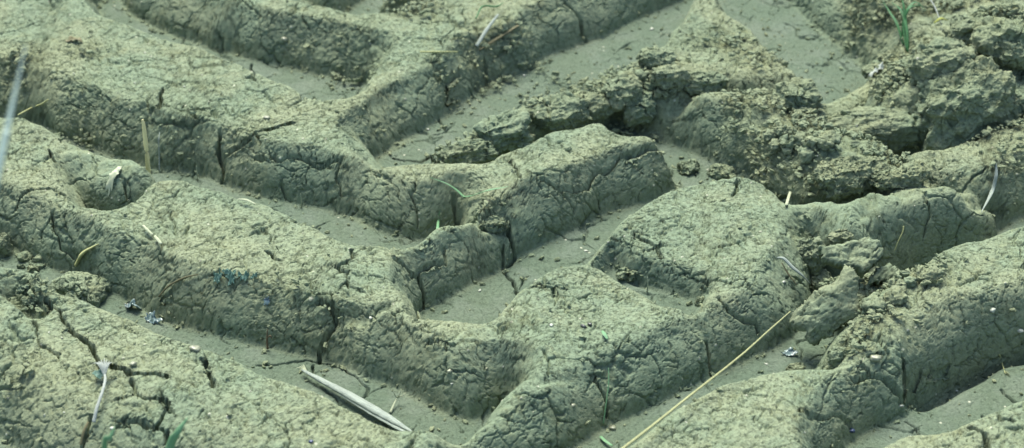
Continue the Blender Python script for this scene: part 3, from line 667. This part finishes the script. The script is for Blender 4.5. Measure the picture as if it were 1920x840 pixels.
# --- clods of mud
MUD = me.materials[0]
def mud_attrs(m, W, crumb, level=.6, seed=0):
    k = len(m.vertices)
    a = m.attributes.new('rest', 'FLOAT_VECTOR', 'POINT'); a.data.foreach_set('vector', (W+seed*.37).astype(np.float32).ravel())
    for nm, v in (('crumb', crumb), ('floor', 0.0), ('level', level)):
        a = m.attributes.new(nm, 'FLOAT', 'POINT'); a.data.foreach_set('value', np.full(k, v, np.float32))
import bmesh
ICO = {}
def ico(sub):
    if sub not in ICO:
        bm = bmesh.new(); bmesh.ops.create_icosphere(bm, subdivisions=sub, radius=1)
        ICO[sub] = (np.array([v.co[:] for v in bm.verts]), [tuple(v.index for v in f.verts) for f in bm.faces]); bm.free()
    return ICO[sub]
def n3(P, s):
    return np.array([mn.noise(Vector(p)*1.0+Vector((s, s*.3, -s))) for p in P])
def clod_mesh(name, size, seed, crumb=.6, sub=5, lump=.30, blocky=2.6):
    U, Fc = ico(sub); U = U/np.linalg.norm(U, axis=1)[:, None]
    q = (np.abs(U)**blocky).sum(1)**(-1/blocky)
    r = q*(1+lump*n3(U*1.4, seed)+lump*.5*n3(U*3.2, seed+5)+lump*.22*n3(U*7, seed+9))
    V = U*r[:, None]*np.array(size)/2
    m = bpy.data.meshes.new(name); m.from_pydata(V.tolist(), [], Fc)
    m.polygons.foreach_set('use_smooth', np.ones(len(Fc), bool)); m.materials.append(MUD)
    mud_attrs(m, V, crumb*(.75 if max(size) > .05 else .45), .6, seed); return m
def clod(px, py, wpx, hpx, label, group=None, crumb=.6, rot=None, depth=None, sub=5, sink=.30, name='mud_clod', lump=.30, blocky=2.6, seed=None):
    """px, py: middle of the clod in the picture; wpx, hpx: its size there"""
    p = hit(px, py+hpx*.25); sc = np.linalg.norm(p-cam_loc)/FPX
    size = (wpx*sc, (depth or min(wpx, hpx*1.2))*sc, hpx*sc*.95)
    seed = seed if seed is not None else rng.random()*50
    o = bpy.data.objects.new(name, clod_mesh(name, size, seed, crumb, sub, lump, blocky)); COL.objects.link(o)
    o.location = (p[0], p[1]+size[1]*.25, float(sample(Z, p[0], p[1]+size[1]*.25)) + size[2]*(.5-sink)) if False else (p[0], p[1], p[2]+size[2]*(.5-sink)*.8)
    o.rotation_euler = (rng.uniform(-.2, .2), rng.uniform(-.15, .15), rot if rot is not None else rng.uniform(-.6, .6))
    return tag(o, label, 'clod', group)

# distinct ones
clod(1655, 238, 250, 88, 'long rugged clod lying across the upper right hollow', crumb=.35, rot=.05, depth=95, sub=7, sink=.25, lump=.26, blocky=3.4, seed=4.2)
clod(1815, 190, 190, 150, 'biggest broken clod in the heap at the top right', crumb=.7, rot=.5, sub=7, depth=130, seed=9.1, blocky=3, lump=.35)
clod(1760, 110, 110, 75, 'rounded clod at the upper left of the right hand heap', crumb=.6, rot=.3, sub=6, seed=12.3)
clod(1885, 70, 120, 90, 'clod at the upper right corner of the heap', crumb=.8, rot=-.3, sub=6, seed=15.8)
clod(1820, 55, 90, 60, 'yellowish clod on top of the right hand heap', crumb=.9, rot=.2, sub=6, seed=17.8)
clod(1895, 190, 90, 80, 'clod at the right edge below the heap', crumb=.6, rot=-.3, sub=6, seed=19.8)
clod(880, 283, 130, 46, 'flat wedge clod at the left tip of the broken strip in the centre groove', crumb=.5, rot=.5, depth=50, sub=6, seed=21)
clod(945, 243, 100, 66, 'smooth topped clod in the middle of the strip in the centre groove', crumb=.25, rot=.45, sub=6, seed=22.5, blocky=3)
clod(975, 262, 60, 50, 'small clod wedged against the middle ridge rim', crumb=.4, rot=.3, sub=6, seed=23.7)
clod(1050, 208, 110, 60, 'green grey clod at the right end of the strip in the centre groove', crumb=.6, rot=.3, sub=6, seed=25)
clod(1112, 192, 70, 50, 'crumbly clod beside the channel opening', crumb=.8, rot=.3, sub=6, seed=26)
clod(1168, 165, 80, 62, 'crumbly clod at the left foot of the upper right block', crumb=.8, rot=.2, sub=6, seed=27)
clod(1200, 195, 70, 70, 'rounded clod stuck to the left corner of the upper right block', crumb=.5, rot=.1, sub=6, seed=28)
clod(1232, 108, 70, 50, 'clod on the left slope under the peak', crumb=.7, rot=.1, sub=6, seed=29)
clod(1255, 140, 70, 45, 'clod in the notch under the left slope of the peak', crumb=.6, rot=.1, sub=6, seed=30)
clod(1310, 150, 100, 42, 'long clod on the far rim of the upper right block', crumb=.5, rot=.05, sub=6, seed=31)
clod(1495, 175, 80, 70, 'crumbly clod at the right shoulder of the upper right block', crumb=.9, rot=.1, sub=6, seed=33)
clod(1590, 322, 130, 70, 'dark rounded lump of crumbs above the bowl rim', crumb=.9, rot=.2, sub=7, seed=34)
clod(1690, 330, 110, 46, 'crusted lump right of the dark crumb lump', crumb=.8, rot=.2, sub=6, seed=35)
clod(145, 540, 92, 72, 'large fallen lump lying in the lower left groove', crumb=.0, rot=-.3, sub=7, sink=.35, seed=36, lump=.22)
clod(8, 458, 36, 56, 'clod at the left edge above the lower left groove', crumb=.4, rot=.1, sub=6, seed=37)
clod(195, 533, 30, 40, 'upright little clod beside the large fallen lump', crumb=.6, sub=5, seed=38)
clod(48, 540, 34, 22, 'small clod inside the pit of the bottom left ridge', crumb=.5, sub=5, seed=39)
clod(52, 560, 30, 18, 'lower small clod inside the pit of the bottom left ridge', crumb=.5, sub=5, seed=40)
clod(1176, 512, 42, 30, 'small clod in the left end of the slot', crumb=.4, sub=5, seed=41)
clod(1312, 562, 18, 24, 'tiny block at the right end of the slot', crumb=.2, sub=5, seed=42)
clod(1352, 320, 50, 26, 'small crumbly clod blocking the end of the channel', crumb=.9, sub=5, seed=43)
clod(1290, 312, 44, 30, 'small crumbly clod at the tip of the middle ridge', crumb=.9, sub=5, seed=44)
clod(1518, 470, 60, 70, 'rough clod against the right face of the centre block', crumb=.6, sub=6, seed=45)
clod(1535, 525, 52, 42, 'small clod between the centre block and the leaning slab', crumb=.4, sub=6, seed=46)
clod(1575, 440, 40, 26, 'small clod behind the flat slab', crumb=.5, sub=5, seed=47)
clod(925, 418, 60, 30, 'crumbly crust on the end of the short arm of mud', crumb=1., sub=6, seed=48)
clod(1740, 515, 44, 34, 'mossy crumb lump on the left tip of the right ridge', crumb=1., sub=5, seed=49)
clod(1570, 665, 40, 44, 'crumb lump in the dark gap left of the right ridge', crumb=1., sub=5, seed=50)
clod(1490, 688, 40, 20, 'small dark clod on the rim of the bottom right ridge', crumb=.5, sub=5, seed=51)
# small ones nobody can tell apart
for (x, y, w_, n_, lab, grp) in [(60, 492, 40, 7, 'small crumbly clod in the heap at the left end of the lower left groove', 'small clods in the lower left groove'),
      (1230, 160, 60, 8, 'small broken clod in the rubble left of the upper right block', 'small clods by the upper right block'),
      (1690, 130, 60, 12, 'small dark clod in the hollow behind the long rugged clod', 'small clods in the top right hollow'),
      (1840, 150, 110, 14, 'small broken lump on the heap at the top right', 'lumps on the top right heap'),
      (1490, 270, 80, 16, 'small crumb lump on the slope above the bowl', 'crumb lumps on the slope'),
      (1640, 545, 80, 16, 'small clod in the dark gap behind the slabs', 'small clods behind the slabs')]:
    for k in range(n_):
        a_ = rng.uniform(0, 6.28); rr = math.sqrt(rng.random())*w_
        sz = rng.uniform(14, 34)*(1.2 if w_ > 70 else .9)
        clod(x+rr*math.cos(a_), y+rr*math.sin(a_)*.42, sz*rng.uniform(1, 1.4), sz*rng.uniform(.7, 1), lab, grp, crumb=.6, sub=4)

# slabs: an outline with its own plane, thickness and relief
def slab(label, pts, anchor_z, nrm, thick, edge=.010, crumb=.35, seed=1, res=.0013, name='broken_mud_piece', back=.9):
    N = Vector(nrm).normalized(); c = Vector(a3(sum(p[0] for p in pts)/len(pts), sum(p[1] for p in pts)/len(pts), anchor_z))
    U = Vector((0, 0, 1)).cross(N)
    U = U.normalized() if U.length > 1e-3 else Vector((1, 0, 0)); W_ = N.cross(U)
    uv = []
    for x, y in pts:
        d = Vector(ray(x, y)); C0 = Vector(cam_loc); t_ = (c-C0).dot(N)/d.dot(N); q_ = C0+d*t_-c
        uv.append((q_.dot(U), q_.dot(W_)))
    uv = np.array(uv); lo, hi = uv.min(0)-.004, uv.max(0)+.004
    uu = np.arange(lo[0], hi[0], res); vv = np.arange(lo[1], hi[1], res); A, Bb = np.meshgrid(uu, vv)
    A2 = A+.004*fbm(A*90, Bb*90, 3, seed); B2 = Bb+.004*fbm(A*90, Bb*90, 3, seed+7)
    ins = inside(A2, B2, uv); d = seg_dist(A2, B2, uv)*ins
    t_ = np.clip(d/edge, 0, 1); off = thick*np.sqrt(1-(1-t_)**2)
    rel = .004*fbm(A*45, Bb*45, 4, seed+3)*t_
    V, Fc, fi, bi = [], [], {}, {}
    for j in range(A.shape[0]):
        for i in range(A.shape[1]):
            if not ins[j, i]: continue
            base = c+U*float(A[j, i])+W_*float(Bb[j, i])
            fi[j, i] = len(V); V.append(base+N*float(off[j, i]+rel[j, i]))
    for (j, i) in list(fi):
        nb = all((j+a, i+b) in fi for a in (-1, 0, 1) for b in (-1, 0, 1))
        if not nb: bi[j, i] = fi[j, i]; continue
        base = c+U*float(A[j, i])+W_*float(Bb[j, i]); bi[j, i] = len(V); V.append(base-N*float(off[j, i]*back))
    for (j, i) in list(fi):
        k = [(j, i), (j, i+1), (j+1, i+1), (j+1, i)]
        if all(q in fi for q in k):
            Fc.append(tuple(fi[q] for q in k)); b_ = tuple(bi[q] for q in reversed(k))
            if len(set(b_) & set(Fc[-1])) < 4: Fc.append(b_)
    o = mesh_obj(name, V, Fc, MUD)
    mud_attrs(o.data, np.array([v[:] for v in V]), crumb, .5, seed); return tag(o, label, 'mud piece')
slab('leaning saddle shaped slab between the centre block and the right ridge', [(1583,490),(1570,515),(1543,537),(1507,562),(1484,580),(1479,605),(1490,624),(1507,629),(1505,642),(1520,656),(1553,638),(1583,615),(1610,600),(1622,585),(1612,553),(1614,520),(1603,495)],
     .040, (-.35, -.75, .62), .012, .016, .06, 3)
slab('flat pale slab with a broken edge behind the leaning slab', [(1525,459),(1573,456),(1627,447),(1653,456),(1662,475),(1645,500),(1622,521),(1605,512),(1573,505),(1540,494)],
     .048, (.05, -.45, .9), .009, .008, .15, 5)
slab('small tilted slab at the lower right of the flat pale one', [(1640,500),(1670,492),(1698,516),(1672,534),(1628,541),(1620,522)], .034, (.2, -.6, .75), .008, .007, .4, 9)

# --- pebbles and bits
def pebble(px, py, r, mat, label, cat='pebble', group=None, name='pebble', lift=.0):
    U, Fc = ico(2); sd_ = rng.random()*30
    V = U*((np.abs(U)**4).sum(1)**-.25*.9*(1+.6*n3(U*1.3, sd_)+.25*n3(U*3, sd_)))[:, None]*np.array([r*1.15, r*.85, r*.6])
    m = bpy.data.meshes.new(name); m.from_pydata(V.tolist(), [], Fc); m.materials.append(mat)
    for p in m.polygons: p.use_smooth = True
    o = bpy.data.objects.new(name, m); COL.objects.link(o); o.scale = (.8,)*3; o.location = g3(px, py, r*.10+lift); o.rotation_euler.z = rng.uniform(0, 3)
    return tag(o, label, cat, group)
for x, y, r, mt, lb in [(1034, 610, .0022, M_PEB, 'white pebble on the flat top of the central block'), (844, 696, .0030, M_PEB2, 'yellow pebble in the front wall of the lower V'),
    (1470, 529, .0022, M_PEB, 'white pebble beside the short bent straw'), (1640, 672, .0045, M_PEB2, 'rounded pale lump on the lower left of the right ridge'),
    (1912, 621, .0034, M_PEB, 'white pebble at the right edge of the big ridge'), (1862, 582, .0036, M_PEB, 'white pebble in the upper part of the big right ridge'),
    (366, 655, .0045, M_PEB2, 'tan pebble on the crest of the bottom left ridge'), (250, 683, .0030, M_PEB2, 'tan pebble in the long crack of the bottom left ridge'),
    (211, 803, .0022, M_PEB, 'white pebble near the foot of the frayed stalk'), (584, 562, .0030, M_PEB2, 'tan pebble beside the wide crack'),
    (500, 221, .0036, M_PEB2, 'tan pebble on the upper left ridge'), (534, 73, .0042, M_PEB2, 'tan pebble in the wall at the top left of centre'),
    (1437, 683, .0018, M_PEB, 'white speck on the floor of the lower right groove'), (1099, 471, .0020, M_PEB, 'white speck on the floor of the centre groove'),
    (802, 243, .0022, M_PEB, 'white pebble at the left end of the centre groove floor'), (983, 142, .0022, M_PEB, 'white pebble in the upper centre groove'),
    (1222, 55, .0030, M_PEB, 'white pebble in the far end of the upper groove'), (1893, 95, .0030, M_PEB, 'bright pebble in the top right heap'),
    (848, 720, .0016, M_PEB, 'white speck low in the front wall'), (695, 596, .0020, M_PEB, 'tiny pale pebble on the rim left of the pocket'),
    (1690, 762, .0020, M_PEB, 'pale pebble at the tip of the bottom right groove'), (1793, 733, .0018, M_PEB, 'pale speck on the bottom right groove floor'),
    (1040, 232, .0020, M_PEB, 'pale speck on the middle ridge top'), (1075, 760, .0022, M_PEB2, 'tan pebble in the lower front wall'), (1148, 803, .0032, M_PEB2, 'tan pebble at the foot of the central block'),
    (900, 545, .0018, M_PEB, 'pale speck on the pocket floor')]:
    pebble(x, y, r, mt, lb)
pebble(1598, 808, .0030, M_BLUEBIT, 'bright blue bead at the bottom right ridge edge', 'bead', None, 'blue_bead')
pebble(583, 828, .0018, M_BLUEBIT, 'small blue chip on the bottom ridge', 'bead', None, 'blue_bead')
pebble(1094, 612, .0026, M_DARK, 'dark crumb on the flat top of the central block', 'crumb', None, 'dark_crumb')
pebble(1106, 608, .0020, M_DARK, 'smaller dark crumb right of its neighbour on the central block', 'crumb', None, 'dark_crumb')
for k in range(26):
    pebble(rng.uniform(20, 1900), rng.uniform(60, 830), rng.uniform(.0007, .0013), rng.choice((M_PEB, M_PEB2)), 'tiny pale grit grain on the mud', 'grit', 'tiny pale grit grains', 'grit_grain')

# --- uncountable crumbs
def crumbs():
    r_ = np.random.RandomState(3); Vs, Fs, k = [], [], 0; U, Fc = ico(2); Fc = np.array(Fc)
    shapes = [U*((np.abs(U)**4).sum(1)**-.25*.85*(1+.7*n3(U*1.4, s_*3.3)+.5*n3(U*3.5, s_)))[:, None]*np.array([1.3, .9, .8]) for s_ in range(10)]
    edge = np.clip(FLOOR*(1-FLOOR)*4, 0, 1)
    tries = 0
    while k < 9000 and tries < 200000:
        tries += 1
        x, y = r_.uniform(-.55, .55), r_.uniform(-.36, .6); c_ = float(sample(CR, x, y)); f_ = float(sample(FLOOR, x, y)); e_ = float(sample(edge, x, y))
        if r_.rand() > c_*c_*1.0+e_*.10+f_*.02+.004: continue
        s_ = (.0006+.0024*r_.rand()**3) if c_ > .3 else (.0006+.0014*r_.rand()**2)
        a_ = r_.rand()*6.28; R3 = np.array(Matrix.Rotation(a_, 3, 'Z') @ Matrix.Rotation(r_.rand()*6, 3, 'X'))
        V = (shapes[r_.randint(10)]*s_*np.array([1.15, 1, .8]))@R3.T + np.array([x, y, float(sample(Z, x, y))+s_*.4+.0028*(c_ > .3)])
        Vs.append(V); Fs.append(Fc+k*len(U)); k += 1
    V = np.concatenate(Vs).astype(np.float32); Fq = np.concatenate(Fs)
    m = bpy.data.meshes.new('loose_crumbs'); m.vertices.add(len(V)); m.vertices.foreach_set('co', V.ravel())
    m.loops.add(Fq.size); m.loops.foreach_set('vertex_index', Fq.ravel().astype(np.int32)); m.polygons.add(len(Fq))
    m.polygons.foreach_set('loop_start', (np.arange(len(Fq))*3).astype(np.int32)); m.polygons.foreach_set('use_smooth', np.zeros(len(Fq), bool)); m.update(calc_edges=True)
    n = NT('crumb_soil'); P = n.obj(); c, sp, spr = mud_color(n, P, .5, 0.)
    m.materials.append(n.finish(c, .92, normal=n.bump(n.noise(P, 600, 4, .7), .001), spec=.2))
    o = bpy.data.objects.new('loose_crumbs', m); COL.objects.link(o)
    tag(o, 'fine loose soil crumbs strewn over the broken parts and groove edges', 'soil crumbs', None, 'stuff')
crumbs()
